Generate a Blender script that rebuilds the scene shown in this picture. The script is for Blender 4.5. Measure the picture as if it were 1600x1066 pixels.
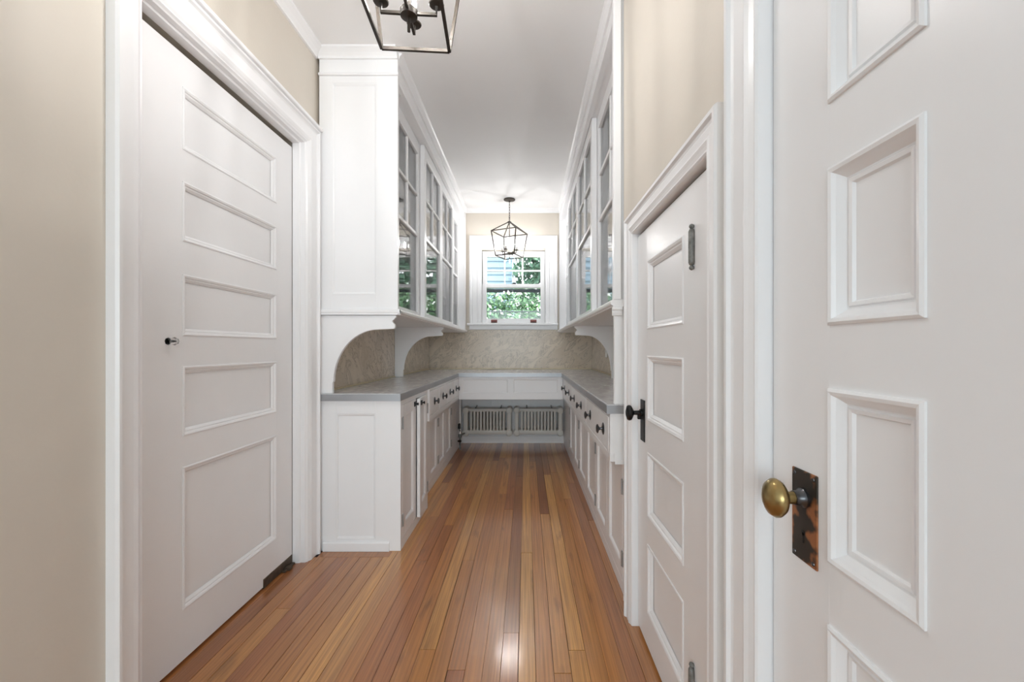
import bpy, bmesh, math, random
from mathutils import Vector, Matrix, Quaternion

random.seed(7)
for o_ in list(bpy.data.objects):
    bpy.data.objects.remove(o_)
scene = bpy.context.scene
C = scene.collection

# ------------------------------------------------------------------ camera
H = 1.12                      # eye height
F = 660.0                     # focal length in pixels of a 1600 x 1066 frame
cam = bpy.data.cameras.new('camera')
cam.sensor_width = 36.0
cam.lens = 36.0 * F / 1600.0
cam.shift_x = (800 - 822) / 1600.0
cam.shift_y = (544 - 533) / 1600.0
cam.clip_start = 0.02
cam_o = bpy.data.objects.new('camera', cam)
cam_o.location = (0, 0, H)
cam_o.rotation_euler = (math.pi / 2, 0, 0)
C.objects.link(cam_o)
scene.camera = cam_o

# ------------------------------------------------------------------ world, sun, exposure
world = bpy.data.worlds.new('sky')
scene.world = world
world.use_nodes = True
bg = world.node_tree.nodes['Background']
bg.inputs['Color'].default_value = (0.90, 0.95, 1.0, 1)
bg.inputs['Strength'].default_value = 2.0
sun = bpy.data.lights.new('sun', 'SUN')
sun.energy = 2.0
sun.angle = math.radians(1.0)
sun.color = (1.0, 0.96, 0.9)
sun_o = bpy.data.objects.new('sun', sun)
sun_o.rotation_euler = (math.radians(28), 0, math.radians(-25))
sun_o.location = (0, 0, 8)
C.objects.link(sun_o)
# added soft fill lamp, out of view far behind the camera
fill = bpy.data.lights.new('rear_fill', 'AREA')
fill.shape = 'RECTANGLE'
fill.size = 5.6
fill.size_y = 2.2
fill.energy = 90
fill.color = (0.81, 0.94, 1.0)
fill_o = bpy.data.objects.new('rear_fill', fill)
fill_o.location = (-0.4, -6.0, 1.45)
fill_o.rotation_euler = (math.radians(90), 0, 0)
C.objects.link(fill_o)
BULB = 480.0                  # radiance of a lamp bulb
scene.view_settings.view_transform = 'Standard'
scene.view_settings.look = 'None'
scene.view_settings.gamma = 1.0
scene.view_settings.use_curve_mapping = False
scene.view_settings.exposure = 1.27
scene.cycles.max_bounces = 12
scene.cycles.diffuse_bounces = 9
scene.cycles.glossy_bounces = 4
scene.cycles.transparent_max_bounces = 12

# ------------------------------------------------------------------ materials
def lin(c):
    return tuple(((v / 255.0) / 12.92 if v / 255.0 <= 0.04045 else ((v / 255.0 + 0.055) / 1.055) ** 2.4) for v in c) + (1.0,)

def new_mat(name):
    m = bpy.data.materials.new(name)
    m.use_nodes = True
    nt = m.node_tree
    return m, nt, nt.nodes['Principled BSDF']

def simple(name, rgb, rough=0.5, metal=0.0, bump=0.0, bscale=200.0, var=0.03, vscale=6.0, coat=0.0):
    m, nt, p = new_mat(name)
    p.inputs['Roughness'].default_value = rough
    p.inputs['Metallic'].default_value = metal
    p.inputs['Coat Weight'].default_value = coat
    tc = nt.nodes.new('ShaderNodeTexCoord')
    n = nt.nodes.new('ShaderNodeTexNoise')
    n.inputs['Scale'].default_value = vscale
    n.inputs['Detail'].default_value = 4
    nt.links.new(tc.outputs['Object'], n.inputs['Vector'])
    r = nt.nodes.new('ShaderNodeValToRGB')
    c = lin(rgb)
    r.color_ramp.elements[0].position = 0.3
    r.color_ramp.elements[1].position = 0.7
    r.color_ramp.elements[0].color = tuple(max(0, v * (1 - var)) for v in c[:3]) + (1,)
    r.color_ramp.elements[1].color = tuple(min(1, v * (1 + var)) for v in c[:3]) + (1,)
    nt.links.new(n.outputs['Fac'], r.inputs['Fac'])
    nt.links.new(r.outputs['Color'], p.inputs['Base Color'])
    if bump > 0:
        n2 = nt.nodes.new('ShaderNodeTexNoise')
        n2.inputs['Scale'].default_value = bscale
        n2.inputs['Detail'].default_value = 2
        nt.links.new(tc.outputs['Object'], n2.inputs['Vector'])
        b = nt.nodes.new('ShaderNodeBump')
        b.inputs['Strength'].default_value = bump
        b.inputs['Distance'].default_value = 0.002
        nt.links.new(n2.outputs['Fac'], b.inputs['Height'])
        nt.links.new(b.outputs['Normal'], p.inputs['Normal'])
    return m

M = {}
M['paint'] = simple('white_gloss_paint', (246, 246, 247), 0.32, bump=0.12, bscale=28, var=0.008)
M['ceil'] = simple('ceiling_paint', (246, 246, 246), 0.6, bump=0.1, bscale=120, var=0.006)
M['beige'] = simple('beige_wall_paint', (218, 210, 198), 0.5, bump=0.15, bscale=90, var=0.012)
M['radiator'] = simple('radiator_paint', (214, 211, 204), 0.4, bump=0.2, bscale=60, var=0.03)
M['lantern'] = simple('brushed_bronze', (66, 60, 54), 0.45, metal=0.5, var=0.06, vscale=40)
M['black'] = simple('black_iron', (36, 36, 36), 0.4, metal=0.6, bump=0.3, bscale=90, var=0.15, vscale=40)
M['iron'] = simple('worn_iron', (128, 128, 124), 0.45, metal=0.3, bump=0.5, bscale=160, var=0.3, vscale=90)
M['nickel'] = simple('dull_nickel', (170, 170, 170), 0.35, metal=0.45, var=0.05, vscale=30)
M['dark_nickel'] = simple('dark_nickel', (92, 92, 94), 0.28, metal=0.9, var=0.1, vscale=40)
M['brass'] = simple('aged_brass', (160, 138, 92), 0.28, metal=0.9, var=0.4, vscale=22, bump=0.1, bscale=60)
M['steelgrey'] = simple('dark_grey_metal', (52, 60, 66), 0.45, metal=0.3, var=0.05)
M['redbrown'] = simple('red_brown_metal', (120, 72, 66), 0.4, metal=0.4, var=0.1, vscale=60)
M['sealant'] = simple('cream_sealant', (214, 202, 170), 0.5, var=0.04, vscale=20)
M['rust'] = simple('rusty_steel', (92, 80, 68), 0.55, metal=0.5, var=0.3, vscale=40, bump=0.3, bscale=120)
M['subfloor'] = simple('dark_subfloor', (62, 38, 24), 0.6, var=0.1)
M['candle'] = simple('candle_sleeve', (120, 110, 100), 0.4, metal=0.6, var=0.02)
M['siding'] = simple('blue_grey_siding', (150, 176, 196), 0.6, var=0.04)
M['bark'] = simple('bark', (92, 74, 58), 0.9, var=0.2, vscale=20)
M['lawn'] = simple('lawn_green', (86, 112, 62), 0.9, var=0.25, vscale=5)
M['plastic'] = simple('switch_plastic', (236, 236, 232), 0.3, var=0.005)

# copper patina of the door plate
m, nt, p = new_mat('copper_patina_plate')
tc = nt.nodes.new('ShaderNodeTexCoord')
n = nt.nodes.new('ShaderNodeTexNoise'); n.inputs['Scale'].default_value = 24; n.inputs['Detail'].default_value = 3
r = nt.nodes.new('ShaderNodeValToRGB')
r.color_ramp.elements[0].position = 0.47; r.color_ramp.elements[0].color = lin((62, 56, 50))
r.color_ramp.elements[1].position = 0.56; r.color_ramp.elements[1].color = lin((176, 116, 76))
nt.links.new(tc.outputs['Object'], n.inputs['Vector']); nt.links.new(n.outputs['Fac'], r.inputs['Fac'])
nt.links.new(r.outputs['Color'], p.inputs['Base Color'])
p.inputs['Metallic'].default_value = 0.55; p.inputs['Roughness'].default_value = 0.42
M['patina'] = m

# floor boards
def wood(name):
    m, nt, p = new_mat(name)
    L = nt.links
    tc = nt.nodes.new('ShaderNodeTexCoord')
    info = nt.nodes.new('ShaderNodeObjectInfo')
    mul = nt.nodes.new('ShaderNodeMath'); mul.operation = 'MULTIPLY'; mul.inputs[1].default_value = 57.0
    L.new(info.outputs['Random'], mul.inputs[0])
    add = nt.nodes.new('ShaderNodeVectorMath'); add.operation = 'ADD'
    L.new(tc.outputs['Object'], add.inputs[0]); L.new(mul.outputs[0], add.inputs[1])
    mp = nt.nodes.new('ShaderNodeMapping'); mp.inputs['Scale'].default_value = (130, 2.2, 60)
    L.new(add.outputs[0], mp.inputs['Vector'])
    g = nt.nodes.new('ShaderNodeTexNoise'); g.inputs['Scale'].default_value = 1.0; g.inputs['Detail'].default_value = 5
    g.inputs['Distortion'].default_value = 0.6
    L.new(mp.outputs[0], g.inputs['Vector'])
    base = nt.nodes.new('ShaderNodeValToRGB')
    cr = base.color_ramp; cr.interpolation = 'LINEAR'
    stops = [(0.0, (162, 102, 52)), (0.12, (214, 152, 84)), (0.25, (176, 112, 62)), (0.4, (220, 164, 92)), (0.52, (198, 132, 74)),
             (0.64, (166, 102, 60)), (0.76, (228, 174, 102)), (0.88, (204, 140, 76)), (1.0, (146, 88, 50))]
    cr.elements[0].color = lin(stops[0][1]); cr.elements[1].color = lin(stops[-1][1])
    for pos, c in stops[1:-1]:
        e = cr.elements.new(pos); e.color = lin(c)
    L.new(info.outputs['Random'], base.inputs['Fac'])
    gr = nt.nodes.new('ShaderNodeValToRGB')
    gr.color_ramp.elements[0].position = 0.34; gr.color_ramp.elements[0].color = (0.62, 0.55, 0.5, 1)
    gr.color_ramp.elements[1].position = 0.66; gr.color_ramp.elements[1].color = (1.08, 1.05, 1.0, 1)
    L.new(g.outputs['Fac'], gr.inputs['Fac'])
    mx = nt.nodes.new('ShaderNodeMix'); mx.data_type = 'RGBA'; mx.blend_type = 'MULTIPLY'
    mx.inputs['Factor'].default_value = 0.75
    L.new(base.outputs['Color'], mx.inputs['A']); L.new(gr.outputs['Color'], mx.inputs['B'])
    # dark water stains with shapes of their own
    st = nt.nodes.new('ShaderNodeTexNoise'); st.inputs['Scale'].default_value = 1.0; st.inputs['Detail'].default_value = 4
    mp2 = nt.nodes.new('ShaderNodeMapping'); mp2.inputs['Scale'].default_value = (16, 3.0, 10)
    L.new(add.outputs[0], mp2.inputs['Vector']); L.new(mp2.outputs[0], st.inputs['Vector'])
    sr = nt.nodes.new('ShaderNodeValToRGB')
    sr.color_ramp.elements[0].position = 0.62; sr.color_ramp.elements[0].color = (1, 1, 1, 1)
    sr.color_ramp.elements[1].position = 0.78; sr.color_ramp.elements[1].color = (0.5, 0.46, 0.44, 1)
    L.new(st.outputs['Fac'], sr.inputs['Fac'])
    mx2 = nt.nodes.new('ShaderNodeMix'); mx2.data_type = 'RGBA'; mx2.blend_type = 'MULTIPLY'
    mx2.inputs['Factor'].default_value = 1.0
    L.new(mx.outputs['Result'], mx2.inputs['A']); L.new(sr.outputs['Color'], mx2.inputs['B'])
    L.new(mx2.outputs['Result'], p.inputs['Base Color'])
    p.inputs['Roughness'].default_value = 0.3
    p.inputs['Coat Weight'].default_value = 0.7
    p.inputs['Coat Roughness'].default_value = 0.13
    wv = nt.nodes.new('ShaderNodeTexNoise'); wv.inputs['Scale'].default_value = 9; wv.inputs['Detail'].default_value = 2
    L.new(add.outputs[0], wv.inputs['Vector'])
    b = nt.nodes.new('ShaderNodeBump'); b.inputs['Strength'].default_value = 0.15; b.inputs['Distance'].default_value = 0.003
    L.new(wv.outputs['Fac'], b.inputs['Height'])
    b2 = nt.nodes.new('ShaderNodeBump'); b2.inputs['Strength'].default_value = 0.08; b2.inputs['Distance'].default_value = 0.0006
    L.new(g.outputs['Fac'], b2.inputs['Height']); L.new(b.outputs['Normal'], b2.inputs['Normal'])
    L.new(b2.outputs['Normal'], p.inputs['Normal'])
    L.new(b2.outputs['Normal'], p.inputs['Coat Normal'])
    return m
M['wood'] = wood('fir_floor_boards')

# zinc worktop
m, nt, p = new_mat('zinc_worktop')
tc = nt.nodes.new('ShaderNodeTexCoord')
mp = nt.nodes.new('ShaderNodeMapping'); mp.inputs['Scale'].default_value = (5, 1.6, 5)
n = nt.nodes.new('ShaderNodeTexNoise'); n.inputs['Scale'].default_value = 5; n.inputs['Detail'].default_value = 6; n.inputs['Distortion'].default_value = 0.8
r = nt.nodes.new('ShaderNodeValToRGB')
r.color_ramp.elements[0].position = 0.3; r.color_ramp.elements[0].color = lin((208, 209, 212))
r.color_ramp.elements[1].position = 0.72; r.color_ramp.elements[1].color = lin((236, 236, 238))
rr = nt.nodes.new('ShaderNodeMapRange'); rr.inputs['To Min'].default_value = 0.16; rr.inputs['To Max'].default_value = 0.32
nt.links.new(tc.outputs['Object'], mp.inputs['Vector']); nt.links.new(mp.outputs[0], n.inputs['Vector'])
nt.links.new(n.outputs['Fac'], r.inputs['Fac']); nt.links.new(r.outputs['Color'], p.inputs['Base Color'])
nt.links.new(n.outputs['Fac'], rr.inputs['Value']); nt.links.new(rr.outputs[0], p.inputs['Roughness'])
p.inputs['Metallic'].default_value = 0.25
M['zinc'] = m
M['zinc_edge'] = simple('zinc_edge', (168, 169, 172), 0.4, metal=0.7, var=0.06, vscale=5)

# marble splashback
m, nt, p = new_mat('veined_marble')
tc = nt.nodes.new('ShaderNodeTexCoord')
mq = nt.nodes.new('ShaderNodeMapping'); mq.inputs['Rotation'].default_value = (0.9, -0.9, 0)
mp = nt.nodes.new('ShaderNodeMapping'); mp.inputs['Scale'].default_value = (7.5, 3.6, 2.6)
n = nt.nodes.new('ShaderNodeTexNoise'); n.inputs['Scale'].default_value = 1.6; n.inputs['Detail'].default_value = 7
n.inputs['Distortion'].default_value = 1.4; n.inputs['Roughness'].default_value = 0.62
r = nt.nodes.new('ShaderNodeValToRGB')
cr = r.color_ramp
cr.elements[0].position = 0.30; cr.elements[0].color = lin((202, 187, 167))
cr.elements[1].position = 0.75; cr.elements[1].color = lin((226, 212, 192))
for pos, c in ((0.465, (213, 199, 180)), (0.49, (176, 163, 146)), (0.515, (215, 201, 182))):
    e = cr.elements.new(pos); e.color = lin(c)
nt.links.new(tc.outputs['Object'], mq.inputs['Vector']); nt.links.new(mq.outputs[0], mp.inputs['Vector']); nt.links.new(mp.outputs[0], n.inputs['Vector'])
nt.links.new(n.outputs['Fac'], r.inputs['Fac']); nt.links.new(r.outputs['Color'], p.inputs['Base Color'])
p.inputs['Roughness'].default_value = 0.25
M['marble'] = m

# thin glass: clear sheet with its mirror-like Fresnel reflection
def thin_glass(name, wav=0.0, gain=1.0):
    m = bpy.data.materials.new(name); m.use_nodes = True
    nt = m.node_tree
    nt.nodes.remove(nt.nodes['Principled BSDF'])
    out = nt.nodes['Material Output']
    tr = nt.nodes.new('ShaderNodeBsdfTransparent'); tr.inputs['Color'].default_value = (0.985, 0.99, 0.99, 1)
    gl = nt.nodes.new('ShaderNodeBsdfGlossy'); gl.inputs['Roughness'].default_value = 0.015
    fr = nt.nodes.new('ShaderNodeFresnel'); fr.inputs['IOR'].default_value = 1.5
    ml = nt.nodes.new('ShaderNodeMath'); ml.operation = 'MULTIPLY'; ml.use_clamp = True; ml.inputs[1].default_value = 0.75 * gain
    mx = nt.nodes.new('ShaderNodeMixShader')
    nt.links.new(fr.outputs[0], ml.inputs[0]); nt.links.new(ml.outputs[0], mx.inputs[0])
    nt.links.new(tr.outputs[0], mx.inputs[1]); nt.links.new(gl.outputs[0], mx.inputs[2])
    nt.links.new(mx.outputs[0], out.inputs['Surface'])
    if wav:
        tc = nt.nodes.new('ShaderNodeTexCoord')
        n = nt.nodes.new('ShaderNodeTexNoise'); n.inputs['Scale'].default_value = 7; n.inputs['Detail'].default_value = 1
        b = nt.nodes.new('ShaderNodeBump'); b.inputs['Strength'].default_value = wav; b.inputs['Distance'].default_value = 0.004
        nt.links.new(tc.outputs['Object'], n.inputs['Vector']); nt.links.new(n.outputs['Fac'], b.inputs['Height'])
        nt.links.new(b.outputs['Normal'], gl.inputs['Normal'])
    return m
M['glass'] = thin_glass('old_cabinet_glass', 0.12)
M['wglass'] = thin_glass('window_glass', 0.05)
m, nt, p = new_mat('crystal')
p.inputs['Transmission Weight'].default_value = 1.0; p.inputs['Roughness'].default_value = 0.02; p.inputs['IOR'].default_value = 1.52
M['crystal'] = m
m, nt, p = new_mat('lit_bulb')
p.inputs['Base Color'].default_value = (1, 0.9, 0.75, 1)
p.inputs['Emission Color'].default_value = (1.0, 0.985, 0.975, 1)
p.inputs['Emission Strength'].default_value = BULB * 0.50
M['bulb'] = m
M['bulb_far'] = m.copy()
M['bulb_far'].name = 'lit_bulb_bright'
M['bulb_far'].node_tree.nodes['Principled BSDF'].inputs['Emission Strength'].default_value = BULB * 0.43

def leafmat(name, a, b, c):
    m, nt, p = new_mat(name)
    tc = nt.nodes.new('ShaderNodeTexCoord')
    n = nt.nodes.new('ShaderNodeTexNoise'); n.inputs['Scale'].default_value = 14; n.inputs['Detail'].default_value = 3
    r = nt.nodes.new('ShaderNodeValToRGB')
    r.color_ramp.elements[0].position = 0.3; r.color_ramp.elements[0].color = lin(a)
    r.color_ramp.elements[1].position = 0.75; r.color_ramp.elements[1].color = lin(c)
    e = r.color_ramp.elements.new(0.55); e.color = lin(b)
    nt.links.new(tc.outputs['Object'], n.inputs['Vector']); nt.links.new(n.outputs['Fac'], r.inputs['Fac'])
    nt.links.new(r.outputs['Color'], p.inputs['Base Color'])
    p.inputs['Roughness'].default_value = 0.35
    return m
M['leaf'] = leafmat('shrub_leaves', (38, 74, 50), (84, 128, 82), (150, 186, 130))
M['leaf2'] = leafmat('tree_leaves', (34, 66, 54), (70, 112, 86), (140, 172, 136))
M['leaf_glint'] = leafmat('sun_glint_leaves', (236, 240, 232), (246, 248, 244), (250, 250, 248))  # white leaf colour standing in for sun glints on the shrub

# ------------------------------------------------------------------ geometry helpers
def side_left(xf):
    return lambda d, o, z: (xf + o, d, z)
def side_right(xf):
    return lambda d, o, z: (xf - o, d, z)
def side_back(yf):
    return lambda d, o, z: (d, yf - o, z)
WORLD = lambda x, y, z: (x, y, z)

class MB:
    """collects shapes in (along, outward, up) of a wall side and builds ONE mesh object"""
    def __init__(self, P=WORLD):
        self.P = P; self.v = []; self.f = []
    def add(self, pts, faces):
        k = len(self.v)
        self.v += [self.P(*q) for q in pts]
        self.f += [tuple(i + k for i in fc) for fc in faces]
        return self
    def box(self, a0, a1, b0, b1, c0, c1):
        pts = [(a, b, c) for c in (c0, c1) for b in (b0, b1) for a in (a0, a1)]
        return self.add(pts, [(0, 2, 3, 1), (4, 5, 7, 6), (0, 1, 5, 4), (2, 6, 7, 3), (0, 4, 6, 2), (1, 3, 7, 5)])
    def prism(self, poly, axis, t0, t1):
        """poly in the two other axes, extruded along axis (0 along, 1 outward, 2 up)"""
        def mk(p_, t):
            l = list(p_); l.insert(axis, t); return tuple(l)
        n_ = len(poly)
        pts = [mk(p_, t0) for p_ in poly] + [mk(p_, t1) for p_ in poly]
        fs = [tuple(range(n_)), tuple(range(2 * n_ - 1, n_ - 1, -1))]
        fs += [(i, (i + 1) % n_, n_ + (i + 1) % n_, n_ + i) for i in range(n_)]
        return self.add(pts, fs)
    def ring(self, a0, a1, c0, c1, prof):
        pts = []
        for i, o in prof:
            pts += [(a0 + i, o, c0 + i), (a1 - i, o, c0 + i), (a1 - i, o, c1 - i), (a0 + i, o, c1 - i)]
        fs = []
        for k in range(len(prof) - 1):
            for s in range(4):
                fs.append((4 * k + s, 4 * k + (s + 1) % 4, 4 * k + 4 + (s + 1) % 4, 4 * k + 4 + s))
        return self.add(pts, fs)
    def casing(self, a0, a1, c0, c1, prof, which):
        """one side (0 low side, 1 head, 2 high side) of a mitred three-sided casing"""
        pts = []
        for i, o in prof:
            q = [(a0 + i, o, c0), (a0 + i, o, c1 - i), (a1 - i, o, c1 - i), (a1 - i, o, c0)]
            pts += [q[which], q[which + 1]]
        n_ = len(prof)
        fs = [(2 * k, 2 * k + 1, 2 * k + 3, 2 * k + 2) for k in range(n_ - 1)]
        fs.append((2 * (n_ - 1), 2 * (n_ - 1) + 1, 1, 0))
        fs.append(tuple(2 * k for k in range(n_))); fs.append(tuple(2 * k + 1 for k in range(n_ - 1, -1, -1)))
        return self.add(pts, fs)
    def lathe(self, prof, c, axis=1, seg=20, sa=1.0, sb=1.0):
        """prof: (radius, t along axis)"""
        pts = []; fs = []
        for r_, t in prof:
            for k in range(seg):
                a = 2 * math.pi * k / seg
                l = [r_ * math.cos(a) * sa, r_ * math.sin(a) * sb]; l.insert(axis, t)
                pts.append((c[0] + l[0], c[1] + l[1], c[2] + l[2]))
        n_ = len(prof)
        for j in range(n_ - 1):
            for k in range(seg):
                fs.append((j * seg + k, j * seg + (k + 1) % seg, (j + 1) * seg + (k + 1) % seg, (j + 1) * seg + k))
        fs.append(tuple(range(seg - 1, -1, -1))); fs.append(tuple(range((n_ - 1) * seg, n_ * seg)))
        return self.add(pts, fs)
    def tube(self, path, r_, seg=8, closed=False, up=Vector((0, 0, 1))):
        path = [Vector(q) for q in path]
        n_ = len(path); pts = []; fs = []
        for i in range(n_):
            if closed:
                t = path[(i + 1) % n_] - path[i - 1]
            else:
                t = path[min(i + 1, n_ - 1)] - path[max(i - 1, 0)]
            t.normalize()
            u = up if abs(t.dot(up)) < 0.95 else Vector((1, 0, 0))
            s1 = t.cross(u).normalized(); s2 = s1.cross(t).normalized()
            rr_ = r_[i] if isinstance(r_, (list, tuple)) else r_
            off = math.pi / 4 if seg == 4 else 0
            for k in range(seg):
                a = 2 * math.pi * k / seg + off
                pts.append(tuple(path[i] + s1 * rr_ * math.cos(a) + s2 * rr_ * math.sin(a)))
        last = n_ if closed else n_ - 1
        for i in range(last):
            j = (i + 1) % n_
            for k in range(seg):
                fs.append((i * seg + k, i * seg + (k + 1) % seg, j * seg + (k + 1) % seg, j * seg + k))
        if not closed:
            fs.append(tuple(range(seg - 1, -1, -1))); fs.append(tuple(range((n_ - 1) * seg, n_ * seg)))
        return self.add(pts, fs)
    def build(self, name, mat, parent=None, bevel=0.0, smooth=False, segs=1):
        off = Vector((0, 0, 0))
        q = parent
        while q is not None:
            off += q.location; q = q.parent
        me = bpy.data.meshes.new(name)
        bm = bmesh.new()
        vs = [bm.verts.new(Vector(v) - off) for v in self.v]
        for f in self.f:
            try:
                bm.faces.new([vs[i] for i in f])
            except ValueError:
                pass
        bmesh.ops.recalc_face_normals(bm, faces=bm.faces)
        if bevel:
            ed = [e for e in bm.edges if len(e.link_faces) == 2 and e.calc_face_angle(0) > 0.5]
            bmesh.ops.bevel(bm, geom=ed, offset=bevel, segments=segs, affect='EDGES', profile=0.5)
        if smooth:
            for f in bm.faces: f.smooth = True
            for e in bm.edges:
                if len(e.link_faces) == 2 and e.calc_face_angle(0) > 0.7: e.smooth = False
        bm.to_mesh(me); bm.free()
        me.materials.append(M[mat])
        o = bpy.data.objects.new(name, me)
        C.objects.link(o)
        if parent is not None: o.parent = parent
        return o

def thing(name, loc, label, cat=None, group=None, kind=None):
    o = bpy.data.objects.new(name, None)
    o.empty_display_size = 0.1
    o.location = loc
    C.objects.link(o)
    return tag(o, label, cat, group, kind)
def tag(o, label=None, cat=None, group=None, kind=None):
    if label: o['label'] = label
    if cat: o['category'] = cat
    if group: o['group'] = group
    if kind: o['kind'] = kind
    return o

# ------------------------------------------------------------------ room shell
XL, XR, XA, YB, ZC = -1.155, 0.43, 0.79, 5.0, 2.76     # left wall, right wall, right alcove wall, back wall, ceiling
Y0 = -6.2
tag(MB().box(-3.8, 2.9, Y0, 5.15, ZC, ZC + 0.15).build('ceiling', 'ceil'), 'smooth white ceiling above the pantry passage', kind='structure')

w = MB()
w.box(-1.32, XL, 0.30, 1.250, 0, ZC).box(-1.32, XL, 1.250, 2.22, 2.21, ZC).box(-1.32, XL, 2.22, 5.15, 0, ZC)
w.box(-1.40, -1.32, 0.30, 5.15, 0, ZC)
tag(w.build('wall_left', 'beige'), 'beige painted wall around the tall swing door', kind='structure')

w = MB()
w.box(XR, 0.52, -0.22, -0.04, 0, ZC).box(XR, 0.52, -0.04, 0.80, 2.13, ZC).box(XR, 0.52, 0.80, 0.975, 0, ZC)
w.box(XR, 0.52, 0.975, 1.73, 1.60, ZC).box(XR, 0.52, 1.73, 1.858, 0, ZC)
w.box(0.52, 0.95, -0.22, 1.858, 0, ZC)
w.box(XA, 0.95, 1.858, 5.15, 0, ZC)
tag(w.build('wall_right', 'beige'), 'beige painted wall above the low black-knobbed door', kind='structure')

wx0, wx1, wz0, wz1 = -0.524, 0.226, 1.41, 2.28        # window opening
w = MB()
w.box(XL, wx0, YB, 5.15, 0.62, ZC).box(wx1, XA, YB, 5.15, 0.62, ZC).box(wx0, wx1, YB, 5.15, 0.62, wz0).box(wx0, wx1, YB, 5.15, wz1, ZC)
w.box(XL, XA, YB, 5.15, 0, 0.62)
wb = tag(w.build('wall_back', 'beige'), 'beige end wall around the small window', kind='structure')
lb = MB().box(XL, XA, YB - 0.006, YB, 0.08, 0.80).build('wall_lining', 'paint', wb)
for x0, x1 in ((768, 779), (828, 838)):
    k = 4.99 / F
    MB().box((x0 - 822) * k, (x1 - 822) * k, YB - 0.022, YB - 0.006, 0.09, 0.80).build('batten', 'paint', wb, 0.002)
# unseen room behind the camera, made wide and white to bounce light in
tag(MB().box(-3.9, -3.8, Y0, 0.4, 0, ZC).box(-3.8, -1.40, 0.30, 0.40, 0, ZC).build('wall_left_bounce', 'ceil'),
    'unseen wall behind the passage, set wide and white to bounce light', kind='structure')
tag(MB().box(2.9, 3.0, Y0, -0.1, 0, ZC).box(0.95, 2.9, -0.22, -0.12, 0, ZC).build('wall_right_bounce', 'ceil'),
    'unseen wall behind the passage, set wide and white to bounce light, door side', kind='structure')

tag(MB().box(-3.9, 3.0, Y0 - 0.1, Y0, 0, ZC).build('wall_far_sky_block', 'ceil'), 'unseen white wall behind the passage, added to shut out sky light', kind='structure')  # unseen, added so the sky lights the passage only through the window
# floor: base plus single boards
fl = tag(MB().box(-3.8, 2.9, Y0, 5.15, -0.08, -0.012).build('floor', 'subfloor'), 'glossy narrow fir strip floor running to the radiators', kind='structure')
BW = 0.0615
x = -0.0275 - 20 * BW     # a joint lies under the middle of the passage
rs = random.Random(3)
while x < 0.50:
    y = -1.0 - rs.random() * 1.2
    end = YB + 0.01
    if x + BW / 2 < -0.735: end = 2.262
    while y < end - 0.02:
        ln = rs.uniform(1.3, 3.4)
        y1 = min(end, y + ln)
        if end - y1 < 0.35: y1 = end
        jz = rs.uniform(-0.0004, 0.0004)
        g = 0.0004 if rs.random() < 0.55 else 0.0011
        MB().box(x + g, x + BW - g, y + 0.0008, y1 - 0.0008, -0.014, jz).build('floor_board', 'wood', fl, 0.0004)
        y = y1
    x += BW
MB().box(-1.12, -0.735, 2.263, 2.325, -0.014, 0.0002).build('border_board', 'wood', fl, 0.0006)

# crown mouldings
def crown_poly(s, top, h=0.052, pr=0.05):
    # (outward, up) section, s = outward start
    return [(s, top), (s + pr, top), (s + pr, top - 0.008), (s + pr - 0.008, top - 0.014), (s + pr * 0.55, top - h * 0.5),
            (s + 0.014, top - h + 0.012), (s + 0.012, top - h), (s, top - h)]
t1 = MB(side_left(XL)).prism(crown_poly(0, ZC), 0, 0.30, 2.32).build('trim_1', 'paint')
tag(t1, 'white crown moulding over the beige wall above the tall swing door', kind='structure')
t2 = MB(side_right(XR)).prism(crown_poly(0, ZC), 0, -0.22, 1.858).build('trim_2', 'paint')
tag(t2, 'white crown moulding over the beige wall above the low door', kind='structure')
t3 = MB(side_back(YB)).prism(crown_poly(0, ZC, 0.042, 0.05), 0, -0.75, 0.42).build('trim_3', 'paint')
tag(t3, 'white crown moulding above the window on the end wall', kind='structure')
b1 = MB(side_back(YB)).prism([(0.0, 0), (0.022, 0), (0.022, 0.078), (0.015, 0.09), (0, 0.09)], 0, -0.76, 0.45).build('baseboard_back', 'paint')
tag(b1, 'white baseboard under the radiators', kind='structure')

# ------------------------------------------------------------------ room doors
MOULD = [(0, -0.001), (0.0, 0.003), (0.004, 0.0055), (0.009, 0.004), (0.012, -0.001), (0.021, -0.011), (0.024, -0.012), (0.026, -0.009), (0.031, -0.010), (0.034, -0.016)]
MOULD_S = [(0, -0.001), (0.0, 0.002), (0.004, 0.0035), (0.010, 0.001), (0.013, -0.004), (0.017, -0.004), (0.024, -0.010), (0.026, -0.013)]
def panel_door(root, P, a0, a1, z0, z1, cols, rows, prof, thick=0.04, rec=0.0145):
    """cols: list of (a,b) panel extents, rows: list of (za,zb)"""
    cols = sorted(cols); rows = sorted(rows)
    MB(P).box(a0, cols[0][0], -thick, 0, z0, z1).build('stile', 'paint', root)
    MB(P).box(cols[-1][1], a1, -thick, 0, z0, z1).build('stile', 'paint', root)
    ed = [z0] + [v for r_ in rows for v in r_] + [z1]
    for k in range(len(cols) - 1):
        MB(P).box(cols[k][1], cols[k + 1][0], -thick, 0, z0, z1).build('mullion', 'paint', root)
    for ca, cb in cols:
        for k in range(0, len(ed), 2):
            MB(P).box(ca, cb, -thick, -0.0001, ed[k], ed[k + 1]).build('rail', 'paint', root)
    for ca, cb in cols:
        for za, zb in rows:
            MB(P).box(ca, cb, -thick + 0.006, -rec, za, zb).build('panel', 'paint', root)
            MB(P).ring(ca, cb, za, zb, prof).build('moulding', 'paint', root)

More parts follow.
